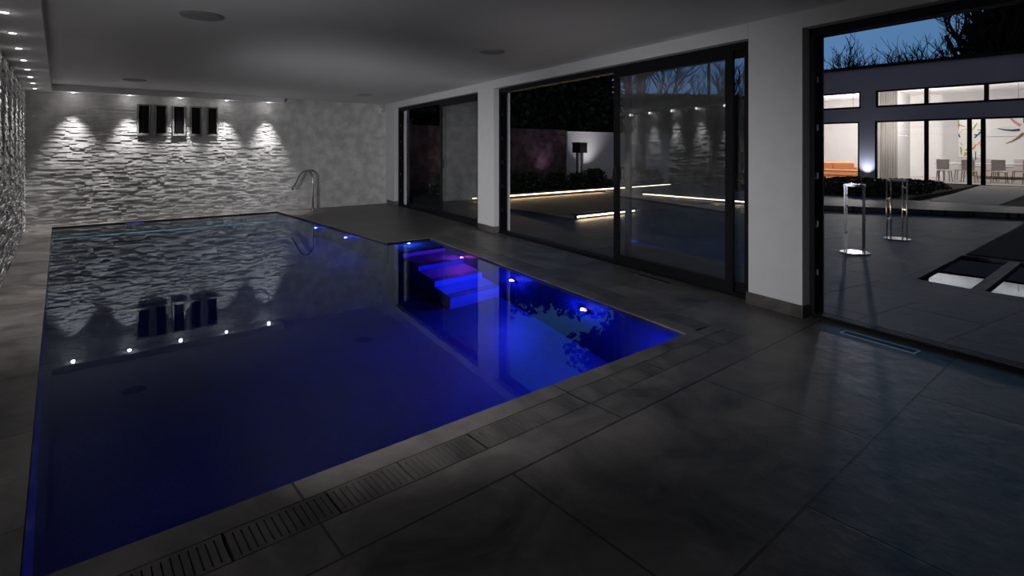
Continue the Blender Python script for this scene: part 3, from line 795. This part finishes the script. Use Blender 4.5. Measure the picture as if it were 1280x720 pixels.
# clipped hedge closing the garden to the right of the white wall
mh=MB(); rg=random.Random(77)
(xa,ya),(xb,yb)=pol(792,27),pol(950,29)
for k in range(16000):
    u=rg.random(); face=rg.random(); th=rg.uniform(-.5,.5); z=rg.random()*3.9
    if face<.25: z=3.9+rg.uniform(-.1,.22)
    elif face<.9: th=-.5+rg.uniform(-.1,.15)
    L_=math.hypot(xb-xa,yb-ya); nx,ny=(yb-ya)/L_,-(xb-xa)/L_
    p=Vector((xa+(xb-xa)*u-nx*-th*1,ya+(yb-ya)*u+ny*th,z))
    d=Vector((rg.uniform(-1,1),rg.uniform(-1,1),rg.uniform(-.5,1))).normalized()*.2; e=d.cross(Vector((rg.uniform(-1,1),rg.uniform(-1,1),rg.uniform(-1,1)))).normalized()*.08
    o=len(mh.v); mh.v += [tuple(p-d*.5),tuple(p+e),tuple(p+d*.6),tuple(p-e)]; mh.f.append((o,o+1,o+2,o+3))
hd=MB(); hn=Vector((yb-ya,-(xb-xa),0)).normalized()*.42
A,B_=Vector((xa,ya,0)),Vector((xb,yb,0)); hd.poly([tuple((A-hn)[:2]),tuple((A+hn)[:2]),tuple((B_+hn)[:2]),tuple((B_-hn)[:2])],-.01,3.85)
mh.add(hd.v,hd.f)
tag(mh.build('hedge','dark_leaf'),'tall dark clipped hedge seen through the closed glass door','hedge')
# telegraph pole seen through the door glass
x,y=pol(886,24); m=MB(); m.tube([(0,0,-.1),(0,0,6.4)],[.09,.06],10); m.box((-.5,-.04,5.9),(.5,.04,5.98))
tag(m.build('utility_pole','bark',loc=(x,y,0)),'thin dark pole rising beyond the garden, seen through the door glass','pole')

# ---------------- dusk sky
wd=bpy.data.worlds.new('world'); scene.world=wd; wd.use_nodes=True
N=wd.node_tree.nodes; L=wd.node_tree.links; N.clear()
tc=N.new('ShaderNodeTexCoord')
dp=N.new('ShaderNodeVectorMath'); dp.operation='DOT_PRODUCT'
gx,gy=pol(960,1); gl=math.hypot(gx,gy)
dp.inputs[1].default_value=(gx/gl,gy/gl,.12)
L.new(tc.outputs['Generated'],dp.inputs[0])
rp=N.new('ShaderNodeValToRGB'); e=rp.color_ramp.elements
e[0].position=.0; e[0].color=(.004,.006,.014,1); e[1].position=1; e[1].color=(.09,.20,.40,1)
q=e.new(.55); q.color=(.006,.012,.03,1); q=e.new(.80); q.color=(.022,.065,.13,1); q=e.new(.93); q.color=(.06,.16,.29,1)
L.new(dp.outputs['Value'],rp.inputs['Fac'])
bg=N.new('ShaderNodeBackground'); bg.inputs[1].default_value=1.0; 
# unseen glow added low in the opposite sky to lift facade and garden wall
d2=N.new('ShaderNodeVectorMath'); d2.operation='DOT_PRODUCT'; d2.inputs[1].default_value=(-.8,-.55,.2)
L.new(tc.outputs['Generated'],d2.inputs[0])
r2=N.new('ShaderNodeValToRGB'); e=r2.color_ramp.elements; e[0].position=.35; e[0].color=(0,0,0,1); e[1].position=.95; e[1].color=(.13,.135,.17,1)
L.new(d2.outputs['Value'],r2.inputs['Fac'])
ad=N.new('ShaderNodeMixRGB'); ad.blend_type='ADD'; ad.inputs[0].default_value=1
L.new(rp.outputs['Color'],ad.inputs[1]); L.new(r2.outputs['Color'],ad.inputs[2]); L.new(ad.outputs[0],bg.inputs[0])
wo=N.new('ShaderNodeOutputWorld'); L.new(bg.outputs[0],wo.inputs[0])

# ---------------- render look
vs_=scene.view_settings
vs_.view_transform='Standard'; vs_.look='None'; vs_.gamma=1; vs_.use_curve_mapping=False; vs_.exposure=0.0
cy=scene.cycles
cy.use_denoising=True; cy.max_bounces=8; cy.diffuse_bounces=5; cy.glossy_bounces=5; cy.transmission_bounces=6; cy.transparent_max_bounces=16
cy.caustics_reflective=False; cy.caustics_refractive=False; cy.sample_clamp_indirect=4
